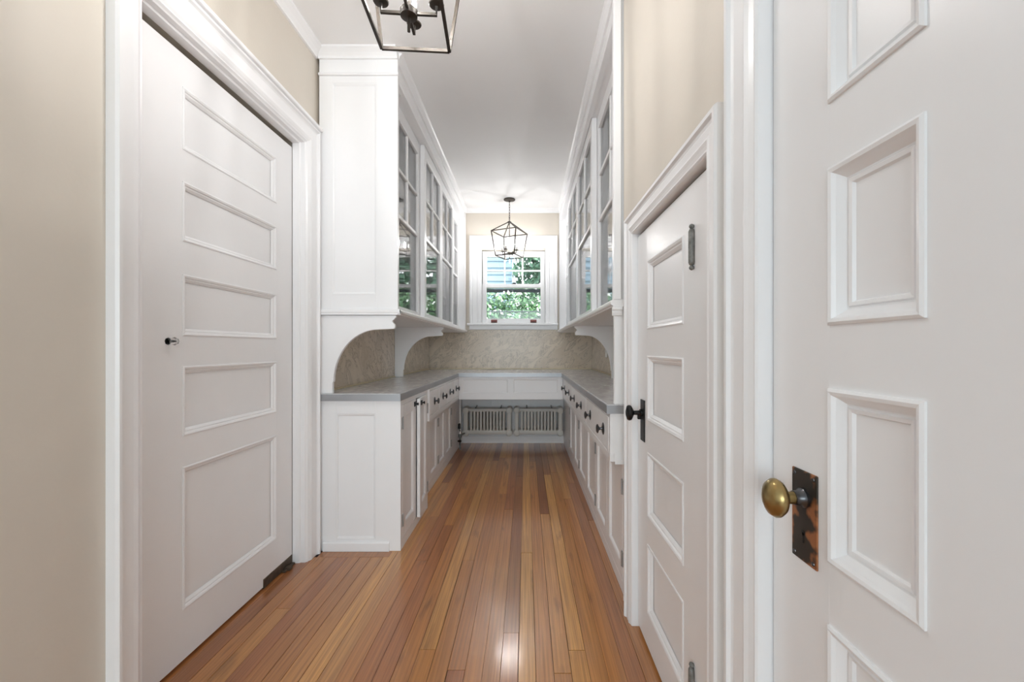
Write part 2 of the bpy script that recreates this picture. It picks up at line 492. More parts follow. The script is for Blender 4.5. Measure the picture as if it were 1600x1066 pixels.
def casing_prof(width, th, jamb):
    return [(0, 0), (0, th), (0.004, th + 0.006), (0.014, th + 0.006), (0.019, th - 0.001), (0.026, th - 0.004),
            (0.030, th - 0.002), (width * 0.62, th - 0.003), (width * 0.70, th - 0.001), (width * 0.80, th - 0.005), (width - 0.008, th - 0.008),
            (width - 0.004, th - 0.008), (width, th - 0.012), (width, -jamb)]

# door 1: tall swing door on the left
P = side_left(-1.217)
d1 = thing('door_1', (-1.217, 1.30, 0), 'tall white five-panel swing door with a small glass knob', kind='structure')
panel_door(d1, P, 1.30, 2.195, 0.012, 2.163, [(1.496, 2.059)],
           [(1.825, 2.047), (1.50, 1.712), (1.164, 1.382), (0.807, 1.055), (0.190, 0.697)], MOULD_S)
pl = MB(P).box(1.955, 2.196, -0.02, 0.003, 0.004, 0.048).build('pivot_plate', 'rust', d1, 0.002)
pl['label'] = 'rusty steel pivot plate at the bottom corner'
MB(P).box(2.10, 2.19, 0.002, 0.02, 0.001, 0.01).box(2.12, 2.15, 0.002, 0.03, 0.0, 0.016).build('pivot_shoe', 'rust', d1, 0.002)
kn = MB(P).lathe([(0.012, 0.0), (0.012, 0.003), (0.005, 0.004), (0.004, 0.010), (0.008, 0.012), (0.013, 0.018), (0.014, 0.024), (0.011, 0.031), (0.004, 0.033)], (1.434, 0, 1.143), 1, 8).build('glass_knob', 'crystal', d1)
kn['label'] = 'small clear faceted glass knob'
MB(P).lathe([(0.0018, 0.003), (0.0018, 0.026), (0.001, 0.027)], (1.434, 0, 1.143), 1, 8).build('knob_screw', 'black', kn)
cp = casing_prof(0.105, 0.024, 0.05)
d1c = thing('trim_4', (XL, 1.16, 0), 'broad white moulded casing around the tall swing door', kind='structure')
P = side_left(XL)
for k in range(3):
    MB(P).casing(1.160, 2.310, 0, 2.30, [(0.0, 0.0), (0.0, 0.026), (0.005, 0.034), (0.013, 0.034), (0.018, 0.024), (0.025, 0.020), (0.062, 0.020),
                 (0.075, 0.021), (0.085, 0.016), (0.093, 0.010), (0.097, 0.012), (0.102, 0.004), (0.106, 0.0), (0.106, -0.02), (0.112, -0.026), (0.114, -0.06)],
                 k).build(('casing', 'head_casing', 'casing')[k], 'paint', d1c)
MB(P).box(1.155, 2.315, 0, 0.046, 2.30, 2.318).build('cap', 'paint', d1c, 0.006, segs=2)

# door 2: low door on the right
P = side_right(0.45)
d2 = thing('door_2', (0.45, 1.0, 0), 'low white four-panel door with a black knob', kind='structure')
panel_door(d2, P, 1.0, 1.696, 0.015, 1.566, [(1.207, 1.563)],
           [(1.189, 1.442), (0.852, 1.092), (0.497, 0.734), (0.14, 0.395)], MOULD_S)
pl = MB(P).box(1.597, 1.649, -0.001, 0.004, 0.763, 0.921).build('knob_plate', 'black', d2, 0.001)
kb = MB(P).lathe([(0.014, 0.004), (0.014, 0.012), (0.009, 0.016), (0.008, 0.036), (0.018, 0.041), (0.028, 0.047), (0.030, 0.054), (0.027, 0.060), (0.015, 0.064), (0.012, 0.062), (0.003, 0.063)],
                 (1.625, 0, 0.871), 1, 24).build('knob', 'black', d2, smooth=True)
MB(P).box(1.632, 1.644, 0.0, 0.018, 0.844, 0.862).build('latch_turn', 'black', d2, 0.002)
for hz in (1.391, 0.215):
    hd = 1.133
    MB(P).lathe([(0.002, -0.062), (0.0062, -0.059), (0.0072, -0.055), (0.005, -0.0505), (0.0035, -0.049), (0.0065, -0.047), (0.0085, -0.042), (0.0088, 0.0), (0.0085, 0.042), (0.0065, 0.047),
                 (0.0035, 0.049), (0.005, 0.0505), (0.0072, 0.055), (0.0062, 0.059), (0.002, 0.062)], (hd, 0.006, hz), 2, 12).build('hinge', 'iron', d2, smooth=True)
P = side_right(XR)
d2c = thing('trim_5', (XR, 0.92, 0), 'white moulded casing around the low door', kind='structure')
for k in range(3):
    MB(P).casing(0.920, 1.778, 0, 1.656, casing_prof(0.077, 0.014, 0.03), k).build(('casing', 'head_casing', 'casing')[k], 'paint', d2c)

# door 3: close door on the right with the brass knob
P = side_right(0.45)
d3 = thing('door_3', (0.45, 0.0, 0), 'white many-panelled door with a brass knob on a patched copper plate', kind='structure')
panel_door(d3, P, -0.018, 0.768, 0.012, 2.092, [(0.474, 0.627), (0.137, 0.29)],
           [(0.10, 0.372), (0.452, 0.710), (0.802, 1.060), (1.154, 1.386), (1.482, 1.720), (1.812, 1.99)], MOULD)
pl = MB(P).box(0.650, 0.711, -0.001, 0.003, 0.775, 0.922).build('knob_plate', 'patina', d3, 0.002, segs=2)
pl['label'] = 'copper plate with dark worn patches'
for sa, sz in ((0.658, 0.783), (0.703, 0.783), (0.658, 0.914), (0.703, 0.914)):
    MB(P).lathe([(0.0035, 0.003), (0.003, 0.0042), (0.001, 0.0045)], (sa, 0, sz), 1, 10).build('screw', 'dark_nickel', pl)
MB(P).lathe([(0.0045, 0.003), (0.0045, 0.0034)], (0.6815, 0, 0.822), 1, 12).box(0.6795, 0.6835, 0.003, 0.0034, 0.806, 0.822).build('keyhole', 'black', pl)
sh = MB(P).lathe([(0.0155, 0.003), (0.0155, 0.007), (0.012, 0.011), (0.011, 0.020)], (0.680, 0, 0.879), 1, 24).build('rose', 'dark_nickel', d3, smooth=True)
kb = MB(P).lathe([(0.009, 0.018), (0.0085, 0.030), (0.015, 0.034), (0.0235, 0.040), (0.0275, 0.047), (0.0275, 0.051), (0.0235, 0.058), (0.015, 0.063), (0.006, 0.0652), (0.001, 0.0655)],
                 (0.680, 0, 0.879), 1, 28, 1.0, 1.12).build('knob', 'brass', d3, smooth=True)
kb['label'] = 'aged oval brass knob'
P = side_right(XR)
d3c = thing('trim_6', (XR, -0.12, 0), 'white moulded casing of the close brass-knobbed door', kind='structure')
for k in range(3):
    MB(P).casing(-0.122, 0.872, 0, 2.205, casing_prof(0.100, 0.018, 0.03), k).build(('casing', 'head_casing', 'casing')[k], 'paint', d3c)

# ------------------------------------------------------------------ window
wn = thing('window_1', (-0.149, YB, 1.34), 'small white double-hung window with a six-pane upper sash', kind='structure')
P = side_back(YB)
WP = [(0, 0), (0, 0.03), (0.006, 0.036), (0.016, 0.036), (0.022, 0.026), (0.034, 0.022), (0.040, 0.024), (0.09, 0.022), (0.096, 0.026), (0.104, 0.022), (0.130, 0.020), (0.138, 0.014), (0.143, 0.010), (0.143, -0.12)]
for k in range(3):
    MB(P).casing(-0.667, 0.369, 1.41, 2.446 - 0.0, WP if k != 1 else WP, k).build(('casing', 'head_casing', 'casing')[k], 'paint', wn)
MB(P).prism([(0, 1.385), (0.062, 1.385), (0.068, 1.392), (0.068, 1.404), (0.060, 1.412), (-0.06, 1.412), (-0.06, 1.385)], 0, -0.69, 0.372).build('stool', 'paint', wn)
MB(P).prism([(0, 1.335), (0.026, 1.335), (0.030, 1.345), (0.030, 1.385), (0, 1.385)], 0, -0.667, 0.369).build('apron', 'paint', wn)
MB(P).box(wx0, wx1, -0.15, -0.055, wz0 - 0.02, wz0).build('sill', 'paint', wn)
def wsash(z0, z1, o0, o1, top, bot, name):
    s = 0.054
    fr = MB(P).box(wx0 + 0.001, wx0 + s, o0, o1, z0, z1).box(wx1 - s, wx1 - 0.001, o0, o1, z0, z1)
    fr.box(wx0 + s, wx1 - s, o0, o1, z0, z0 + bot).box(wx0 + s, wx1 - s, o0, o1, z1 - top, z1)
    return fr.build(name, 'paint', wn, 0.002)
us = wsash(1.836, wz1 - 0.002, -0.095, -0.055, 0.068, 0.044, 'upper_sash')
ls = wsash(1.414, 1.880, -0.052, -0.012, 0.044, 0.056, 'lower_sash')
gx0, gx1 = wx0 + 0.054, wx1 - 0.054
mu = [gx0 + (gx1 - gx0) / 3, gx0 + 2 * (gx1 - gx0) / 3]
for xm in mu:
    MB(P).box(xm - 0.009, xm + 0.009, -0.088, -0.060, 1.88, 2.212).build('muntin', 'paint', us, 0.003)
MB(P).box(gx0, gx1, -0.0875, -0.0605, 2.037, 2.056).build('muntin', 'paint', us, 0.003)
ex = [gx0] + mu + [gx1]
for i in range(3):
    for za, zb in ((1.88, 2.046), (2.046, 2.212)):
        MB(P).box(ex[i] + 0.001, ex[i + 1] - 0.001, -0.0755, -0.0725, za + 0.001, zb - 0.001).build('pane', 'wglass', us)
MB(P).box(gx0, gx1, -0.034, -0.031, 1.47, 1.836).build('pane', 'wglass', ls)
lk = MB(P).box(-0.172, -0.118, -0.05, -0.018, 1.8803, 1.890).lathe([(0.012, 0.0), (0.012, 0.008), (0.004, 0.01)], (-0.145, -0.034, 1.889), 2, 12).box(-0.16, -0.11, -0.030, -0.014, 1.892, 1.898).build('sash_lock', 'black', wn, 0.001)
lk['label'] = 'black sash lock'
for xc in ((772 - 822) * 5.0 / F, (833.5 - 822) * 5.0 / F):
    q = MB(P).box(xc - 0.037, xc + 0.037, -0.0125, -0.009, 1.420, 1.456).box(xc - 0.028, xc + 0.028, -0.012, 0.012, 1.424, 1.432).box(xc - 0.028, xc + 0.028, 0.006, 0.012, 1.424, 1.446).build('sash_lift', 'redbrown', wn, 0.001)
    q['label'] = 'red-brown sash lift'
for za, zb in ((1.795, 1.835), (1.555, 1.567), (1.462, 1.472)):
    MB(P).box(wx0, wx1, -0.135, -0.118, za, zb).build('storm_bar', 'steelgrey', wn, 0.001)

# ------------------------------------------------------------------ worktop and splashback
m_ = MB()
poly = [(-1.139, 2.312), (-0.690, 2.312), (-0.678, 4.235), (0.358, 4.235), (0.358, 1.866), (0.776, 1.866), (0.776, 4.986), (-1.139, 4.986)]
m_.prism(poly, 2, 0.8297, 0.870)
wt = thing('worktop', (-0.16, 3.4, 0.829), 'grey zinc U-shaped worktop running round the pantry', 'worktop')
m_.build('top_sheet', 'zinc', wt, 0.003, segs=2)
for k in (0, 1, 2, 3, 4):          # folded metal edge along every open side
    (xa, ya), (xb, yb) = poly[k], poly[k + 1]
    v = Vector((xb - xa, yb - ya)); v.normalize()
    nx, ny = v.y, -v.x
    t = 0.0022
    e = MB()
    q = [(xa, ya), (xb, yb), (xb + nx * t, yb + ny * t), (xa + nx * t, ya + ny * t)]
    e.prism(q, 2, 0.8297, 0.8665)
    e.build('edge_band', 'zinc_edge', wt)
sp = MB().box(XL + 0.0005, -1.140, 2.315, 4.985, 0.872, 1.30).build('marble_splashback', 'marble')
tag(sp, 'grey veined marble splashback behind the arched brackets on the left', 'splashback', 'marble splashbacks')
sp = MB().box(-1.139, 0.775, 4.985, YB - 0.0005, 0.872, 1.334).build('marble_splashback', 'marble')
tag(sp, 'wide marble splashback under the window', 'splashback', 'marble splashbacks')
sp = MB().box(0.776, XA - 0.0005, 1.866, 4.985, 0.872, 1.30).build('marble_splashback', 'marble')
tag(sp, 'marble splashback with a switch plate on the right', 'splashback', 'marble splashbacks')
for bx_, lb_ in (((-1.1395, -1.133, 2.36, 4.984), 'thin cream sealant bead along the left splashback'), ((-1.13, 0.77, 4.978, 4.9848), 'thin cream sealant bead under the wide splashback'),
                 ((0.769, 0.7755, 1.88, 4.977), 'thin cream sealant bead along the right splashback')):
    tag(MB().box(*bx_, 0.8702, 0.880).build('sealant_strip', 'sealant', None, 0.001), lb_, 'sealant', 'sealant beads')
sw = thing('switch_plate', (0.776, 4.08, 1.03), 'white switch plate on the right marble splashback', 'switch')
P = side_right(0.776)
MB(P).box(4.045, 4.115, 0, 0.005, 1.03, 1.145).build('plate', 'plastic', sw, 0.002)
MB(P).box(4.074, 4.086, 0.005, 0.013, 1.075, 1.100).build('toggle', 'plastic', sw, 0.001)

# ------------------------------------------------------------------ cupboards below the worktop
def cab_door(root, P, a0, a1, z0, z1, o, hinge_at, th=0.02, fr=0.058, latch=None):
    b = MB(P)
    b.box(a0, a0 + fr, o - th, o, z0, z1).box(a1 - fr, a1, o - th, o, z0, z1)
    b.box(a0 + fr, a1 - fr, o - th, o, z0, z0 + fr * 1.15).box(a0 + fr, a1 - fr, o - th, o, z1 - fr, z1)
    d = b.build('door', 'paint', root, 0.0012)
    MB(P).box(a0 + fr - 0.004, a1 - fr + 0.004, o - th + 0.002, o - 0.012, z0 + fr * 1.15 - 0.004, z1 - fr + 0.004).build('panel', 'paint', d)
    MB(P).ring(a0 + fr, a1 - fr, z0 + fr * 1.15, z1 - fr, [(0, -0.0005 + o), (0.004, o - 0.001), (0.009, o - 0.006), (0.012, o - 0.012)]).build('bead', 'paint', d)
    if hinge_at is not None:
        s = 1 if hinge_at > (a0 + a1) / 2 else -1
        for zz in (z0 + 0.10, z1 - 0.10):
            MB(P).box(hinge_at - 0.016, hinge_at + 0.016, o - 0.001, o + 0.002, zz - 0.033, zz + 0.033).lathe(
                [(0.002, -0.036), (0.004, -0.034), (0.004, 0.034), (0.002, 0.036)], (hinge_at, o + 0.003, zz), 2, 8).build('hinge', 'nickel', d)
    return d
def knob(P, parent, a, o, z, mat='dark_nickel', s=1.0):
    return MB(P).lathe([(0.029 * s, o), (0.029 * s, o + 0.002), (0.024 * s, o + 0.004), (0.008 * s, o + 0.006), (0.006 * s, o + 0.018), (0.012 * s, o + 0.022), (0.0215 * s, o + 0.026),
                        (0.022 * s, o + 0.030), (0.015 * s, o + 0.034), (0.003, o + 0.035)], (a, 0, z), 1, 18).build('knob', mat, parent, smooth=True)
def latch(P, parent, a, o, z):
    return MB(P).box(a - 0.018, a + 0.018, o, o + 0.006, z - 0.014, z + 0.014).lathe([(0.004, o + 0.005), (0.004, o + 0.014), (0.009, o + 0.018), (0.009, o + 0.022), (0.002, o + 0.024)], (a, 0, z), 1, 12).build('latch', 'black', parent)

# left pair of tall doors
XF = -0.692
P = side_left(XF)
c1 = thing('base_cupboard', (XF, 2.33, 0), 'white two-door base cupboard with panelled end beside the tall swing door', 'cupboard')
MB(P).box(2.339, 2.350, -0.44, -0.004, 0.02, 0.827).build('carcass_end', 'paint', c1)
# framed end panel (faces the camera)
PE = lambda d, o, z: (d, 2.33 - o, z)
e0, e1 = -1.136, XF
MB(PE).box(e0, -1.050, -0.008, 0, 0.0, 0.829).build('end_stile', 'paint', c1, 0.001)
MB(PE).box(-0.832, e1, -0.02, 0, 0.0, 0.829).build('end_stile', 'paint', c1, 0.001)
MB(PE).box(-1.050, -0.832, -0.008, -0.0003, 0.757, 0.829).build('end_rail', 'paint', c1, 0.001)
MB(PE).box(-1.050, -0.832, -0.008, -0.0003, 0.0, 0.065).build('end_rail', 'paint', c1, 0.001)
MB(PE).ring(-1.050, -0.832, 0.065, 0.757, [(0, -0.0005), (0.005, -0.001), (0.010, -0.005), (0.012, -0.009)]).build('end_bead', 'paint', c1)
MB(PE).prism([(0, 0.001), (0.012, 0.001), (0.012, 0.046), (0.006, 0.053), (0, 0.053)], 0, -1.117, -0.752).build('plinth', 'paint', c1, 0.001)
MB(P).box(2.350, 2.968, -0.44, -0.03, 0.0, 0.02).box(2.350, 2.968, -0.44, -0.42, 0.02, 0.827).build('carcass', 'paint', c1)
MB(P).box(2.950, 2.968, -0.44, 0, 0.0, 0.827).build('carcass_side', 'paint', c1)
MB(P).box(2.3505, 2.366, -0.02, -0.0006, 0.0, 0.828).build('face_stile', 'paint', c1)
MB(P).box(2.366, 2.949, -0.02, -0.0006, 0.803, 0.828).build('face_rail', 'paint', c1)
MB(P).box(2.366, 2.949, -0.02, -0.0006, 0.0, 0.052).build('face_rail', 'paint', c1)
da = cab_door(c1, P, 2.368, 2.660, 0.055, 0.800, 0.0, 2.368)
latch(P, da, 2.628, 0.0, 0.772)
# the second door stands a little ajar, hinged at its far edge
hx, hy = XF, 2.952
ang = math.radians(4.6)
def PA(d, o, z):
    vx, vy = o, d - hy
    ca, sa = math.cos(ang), math.sin(ang)
    return (hx + vx * ca - vy * sa, hy + vx * sa + vy * ca, z)
db = cab_door(c1, PA, 2.655, 2.948, 0.055, 0.800, 0.002, 2.948)
latch(PA, db, 2.696, 0.002, 0.772)

# left drawer bank
P = side_left(-0.680)
c2 = thing('drawer_cupboard', (-0.755, 2.97, 0), 'white base cupboard with four drawers over four doors on the left', 'cupboard')
MB(P).box(2.970, 4.27, -0.075, -0.022, 0.604, 0.625).box(2.97, 4.27, -0.44, -0.075, 0.60, 0.615).build('drawer_deck', 'paint', c2)
MB(P).box(2.970, 4.265, -0.02, 0.0, 0.603, 0.640).build('bottom_rail', 'paint', c2, 0.002)
MB(P).box(2.970, 4.265, -0.02, 0.0, 0.815, 0.829).build('top_rail', 'paint', c2, 0.001)
for k in range(5):
    a = 2.972 + k * 0.3215
    MB(P).box(a, a + 0.012, -0.02, -0.0005, 0.640, 0.815).build('drawer_divider', 'paint', c2)
for k in range(4):
    a = 2.972 + k * 0.3215
    dr = MB(P).box(a + 0.014, a + 0.3195, -0.30, 0.001, 0.643, 0.812).build('drawer', 'paint', c2, 0.0015)
    knob(P, dr, a + 0.167, 0.001, 0.728)
P = side_left(-0.755)
MB(P).box(2.97, 4.985, -0.38, -0.022, 0.0, 0.03).box(2.97, 4.985, -0.38, -0.36, 0.03, 0.60).build('carcass', 'paint', c2)
MB(P).box(2.97, 4.27, -0.02, -0.0005, 0.0, 0.06).build('plinth', 'paint', c2, 0.001)
MB(P).box(2.97, 4.27, -0.02, -0.0005, 0.585, 0.603).build('face_rail', 'paint', c2)
for k in range(4):
    a0 = 2.975 + k * 0.32
    cab_door(c2, P, a0 + 0.003, a0 + 0.317, 0.063, 0.583, 0.0, (a0 + 0.317) if k % 2 == 1 else (a0 + 0.022), fr=0.05)
for k in range(6):
    a0 = 4.262 + k * 0.120
    MB(P).box(a0, a0 + 0.118, -0.02, -0.001, 0.0, 0.60).build('side_board', 'paint', c2, 0.002)

# right drawer bank
P = side_right(0.372)
c3 = thing('drawer_cupboard', (0.445, 1.87, 0), 'white base cupboard with three wide drawers over six doors on the right', 'cupboard')
MB(P).box(1.872, 4.27, -0.30, -0.022, 0.604, 0.625).build('drawer_deck', 'paint', c3)
MB(P).box(1.872, 4.265, -0.02, 0.0, 0.615, 0.650).build('bottom_rail', 'paint', c3, 0.002)
MB(P).box(1.872, 4.265, -0.02, 0.0, 0.812, 0.829).build('top_rail', 'paint', c3, 0.001)
MB(P).box(1.872, 1.905, -0.02, -0.0005, 0.650, 0.812).build('drawer_divider', 'paint', c3)
MB(P).box(1.874, 1.892, -0.40, -0.02, 0.615, 0.829).build('bank_end', 'paint', c3)
for a0, a1, k1, k2 in ((1.907, 2.60, 2.03, 2.44), (2.62, 3.43, 2.85, 3.25), (3.45, 4.25, 3.66, 4.06)):
    MB(P).box(a1 + 0.002, a1 + 0.018, -0.02, -0.0005, 0.650, 0.812).build('drawer_divider', 'paint', c3)
    dr = MB(P).box(a0 + 0.002, a1 - 0.001, -0.30, 0.001, 0.653, 0.809).build('drawer', 'paint', c3, 0.0015)
    knob(P, dr, k1, 0.001, 0.733); knob(P, dr, k2, 0.001, 0.733)
P = side_right(0.440)
MB(P).box(1.88, 4.985, -0.34, -0.022, 0.0, 0.03).box(1.88, 4.985, -0.34, -0.32, 0.03, 0.60).box(1.872, 1.888, -0.34, -0.022, 0.0, 0.61).build('carcass', 'paint', c3)
MB(P).box(1.872, 4.27, -0.02, -0.0005, 0.0, 0.055).build('plinth', 'paint', c3, 0.001)
MB(P).box(1.872, 4.27, -0.02, -0.0005, 0.588, 0.604).build('face_rail', 'paint', c3)
MB(P).box(1.872, 1.925, -0.02, -0.0005, 0.055, 0.588).build('face_stile', 'paint', c3)
MB(P).box(1.795, 1.872, -0.010, 0.010, 0.001, 0.145).build('plinth_block', 'paint', c3, 0.003)
ed = [1.927, 2.30, 2.675, 3.085, 3.50, 3.88, 4.26]
for k in range(6):
    cab_door(c3, P, ed[k] + 0.003, ed[k + 1] - 0.003, 0.058, 0.586, 0.0, (ed[k + 1] - 0.003) if k % 2 == 1 else (ed[k] + 0.003), fr=0.055)
for k in range(6):
    a0 = 4.262 + k * 0.120
    MB(P).box(a0, a0 + 0.118, -0.02, -0.001, 0.0, 0.60).build('side_board', 'paint', c3, 0.002)

# apron under the back worktop
ap = thing('worktop_apron', (-0.16, 4.262, 0.6), 'white two-panel apron under the worktop, above the radiators', 'apron')
P = side_back(4.262)
a0, a1 = -0.678, 0.370
p1 = ((723 - 822) * 4.26 / F, (793.4 - 822) * 4.26 / F); p2 = ((802 - 822) * 4.26 / F, (872 - 822) * 4.26 / F)
MB(P).box(a0, p1[0], -0.02, 0, 0.600, 0.829).build('stile', 'paint', ap, 0.001)
MB(P).box(p1[1], p2[0], -0.02, 0, 0.664, 0.804).build('stile', 'paint', ap, 0.001)
MB(P).box(p2[1], a1, -0.02, 0, 0.600, 0.829).build('stile', 'paint', ap, 0.001)
MB(P).box(p1[0], p2[1], -0.02, -0.0004, 0.804, 0.829).build('rail', 'paint', ap, 0.001)
MB(P).box(p1[0], p2[1], -0.02, -0.0004, 0.600, 0.664).build('rail', 'paint', ap, 0.001)
for q in (p1, p2):
    MB(P).box(q[0], q[1], -0.018, -0.010, 0.664, 0.804).build('panel', 'paint', ap)
    MB(P).ring(q[0], q[1], 0.664, 0.804, [(0, -0.0006), (0.004, -0.001), (0.009, -0.005), (0.011, -0.0105)]).build('bead', 'paint', ap)

# ------------------------------------------------------------------ radiators
def radiator(px, slots, label):
    k = 4.80 / F
    X = lambda q: (q - 822) * k
    x0, c0, c1_, x1, e0_, e1_ = [X(q) for q in px]      # outer boss, inner column edges ...
    rad = thing('wall_radiator', ((x0 + x1) / 2, 4.85, 0.116), label, 'radiator', 'cast iron radiators under the window')
    P = side_back(4.80)
    zt0, zt1, zb0, zb1 = 0.393, 0.431, 0.136, 0.186
    MB(P).box(c0, e1_, -0.14, 0, zt0, zt1).build('top_header', 'radiator', rad, 0.010, segs=3, smooth=True)
    MB(P).box(c0, e1_, -0.14, 0, zb0, zb1).build('bottom_header', 'radiator', rad, 0.010, segs=3, smooth=True)
    for a, b_ in ((c0, c1_), (e0_, e1_)):
        MB(P).box(a, b_, -0.142, 0.003, zb0 + 0.006, zt1 - 0.006).build('end_column', 'radiator', rad, 0.009, segs=3, smooth=True)
        for zz in (0.409, 0.154):
            xm = (a + b_) / 2
            MB(P).lathe([(0.022, -0.145), (0.037, -0.14), (0.0385, -0.02), (0.0385, -0.004), (0.034, 0.004), (0.030, 0.006), (0.012, 0.007)], (xm, 0, zz), 1, 20).build('boss', 'radiator', rad, smooth=True)
    n_ = slots - 1
    pitch = (e0_ - c1_) / slots
    proto = None
    for i in range(n_):
        xm = c1_ + (i + 1) * pitch
        hw = pitch * 0.33
        MB(P).box(xm - hw, xm + hw, -0.138, -0.001, zb0 + 0.02, zt1 - 0.012).build('fin', 'radiator', rad, 0.007, segs=2, smooth=True)
    for xm in (X(px[1]) + 0.25 * (e1_ - c0), X(px[1]) + 0.78 * (e1_ - c0)):
        MB(P).tube([(xm, -0.05, 0.425), (xm, -0.17, 0.445)], 0.006, 8).lathe([(0.009, 0), (0.009, 0.012), (0.004, 0.016)], (xm, -0.03, 0.430), 2, 8).build('wall_bracket', 'iron', rad)
    return rad
radiator((721.3, 724, 730.8, 798.8, 792.2, 798.8), 12, 'white cast iron wall radiator beside the vertical pipe')
radiator((804, 804.4, 810.2, 882, 872.3, 878.6), 12, 'white cast iron wall radiator at the right of the pair')
pp = thing('radiator_pipe', (-0.728, 4.66, 0), 'white vertical heating pipe with a dark valve beside the radiator', 'pipe')
MB().tube([(-0.728, 4.66, 0.17), (-0.728, 4.66, 0.70)], 0.010, 12).build('riser', 'paint', pp, smooth=True)
MB().lathe([(0.014, 0.0), (0.020, 0.004), (0.020, 0.035), (0.014, 0.040)], (-0.728, 4.66, 0.132), 2, 14).tube([(-0.728, 4.66, 0.153), (-0.70, 4.79, 0.153)], 0.011, 10).build('valve_body', 'iron', pp, smooth=True)
MB().lathe([(0.004, 0), (0.004, 0.03), (0.020, 0.034), (0.022, 0.046), (0.012, 0.052)], (-0.728, 4.62, 0.06), 2, 14).build('valve_handle', 'black', pp)
MB().tube([(-0.728, 4.66, 0.135), (-0.728, 4.66, 0.0)], 0.010, 10).build('supply_pipe', 'iron', pp)
MB().lathe([(0.014, 0), (0.014, 0.05), (0.006, 0.06)], (-0.728, 4.60, 0.24), 2, 12).tube([(-0.728, 4.60, 0.24), (-0.728, 4.66, 0.20)], 0.005, 8).build('air_vent', 'black', pp)

# ------------------------------------------------------------------ glass-fronted wall cupboards
ZS = 1.322                    # top of the wall cupboards' base shelf
def sash(root, P, a0, a1, o, th=0.034):
    z0, z1 = ZS + 0.012, 2.618
    st, tr, br = 0.052, 0.088, 0.045
    b = MB(P).box(a0, a0 + st, o - th, o, z0, z1).box(a1 - st, a1, o - th, o, z0, z1)
    b.box(a0 + st, a1 - st, o - th, o, z0, z0 + br).box(a0 + st, a1 - st, o - th, o, z1 - tr, z1)
    fr = b.build('sliding_sash', 'paint', root, 0.0015)
    g0, g1, zb, zt = a0 + st, a1 - st, z0 + br, z1 - tr
    m1, m2 = 1.940, 2.232
    am = (g0 + g1) / 2
    MB(P).box(g0, g1, o - th + 0.004, o - 0.003, m1 - 0.013, m1 + 0.013).build('muntin', 'paint', fr, 0.004)
    MB(P).box(g0, g1, o - th + 0.004, o - 0.003, m2 - 0.010, m2 + 0.010).build('muntin', 'paint', fr, 0.004)
    MB(P).box(am - 0.010, am + 0.010, o - th + 0.0045, o - 0.0035, m1, zt).build('muntin', 'paint', fr, 0.004)
    om = o - th * 0.5
    MB(P).box(g0, g1, om - 0.0015, om + 0.0015, zb, m1).build('pane', 'glass', fr)
    for za, zc in ((m1, m2), (m2, zt)):
        MB(P).box(g0, am, om - 0.0015, om + 0.0015, za, zc).build('pane', 'glass', fr)
        MB(P).box(am, g1, om - 0.0015, om + 0.0015, za, zc).build('pane', 'glass', fr)

def bracket_poly(depth, ztop, leg, nose):
    """(outward, up) outline of an arched bracket; depth = reach from the wall"""
    pts = [(0, 0.8705), (leg, 0.8705), (leg, 0.93), (leg + 0.006, 0.935)]
    n_ = 14
    ax, az = depth - nose - (leg + 0.006), 1.222 - 0.935
    for i in range(1, n_ + 1):
        t = i / n_ * math.pi / 2
        pts.append((leg + 0.006 + ax * (1 - math.cos(t)), 0.935 + az * math.sin(t)))
    pts += [(depth - 0.012, 1.226), (depth - 0.008, 1.236), (depth - 0.010, 1.250), (depth - 0.022, 1.262), (depth - 0.024, 1.270), (depth - 0.014, 1.276),
            (depth - 0.010, 1.284), (depth - 0.002, 1.288), (depth - 0.002, ztop), (0, ztop)]
    return pts

def shelf_poly(o_back, o_front):
    return [(o_back, ZS - 0.020), (o_front - 0.012, ZS - 0.020), (o_front - 0.010, ZS - 0.014), (o_front - 0.003, ZS - 0.012), (o_front, ZS - 0.006), (o_front, ZS + 0.004),
            (o_front - 0.004, ZS + 0.009), (o_front - 0.014, ZS + 0.011), (o_back, ZS + 0.011)]

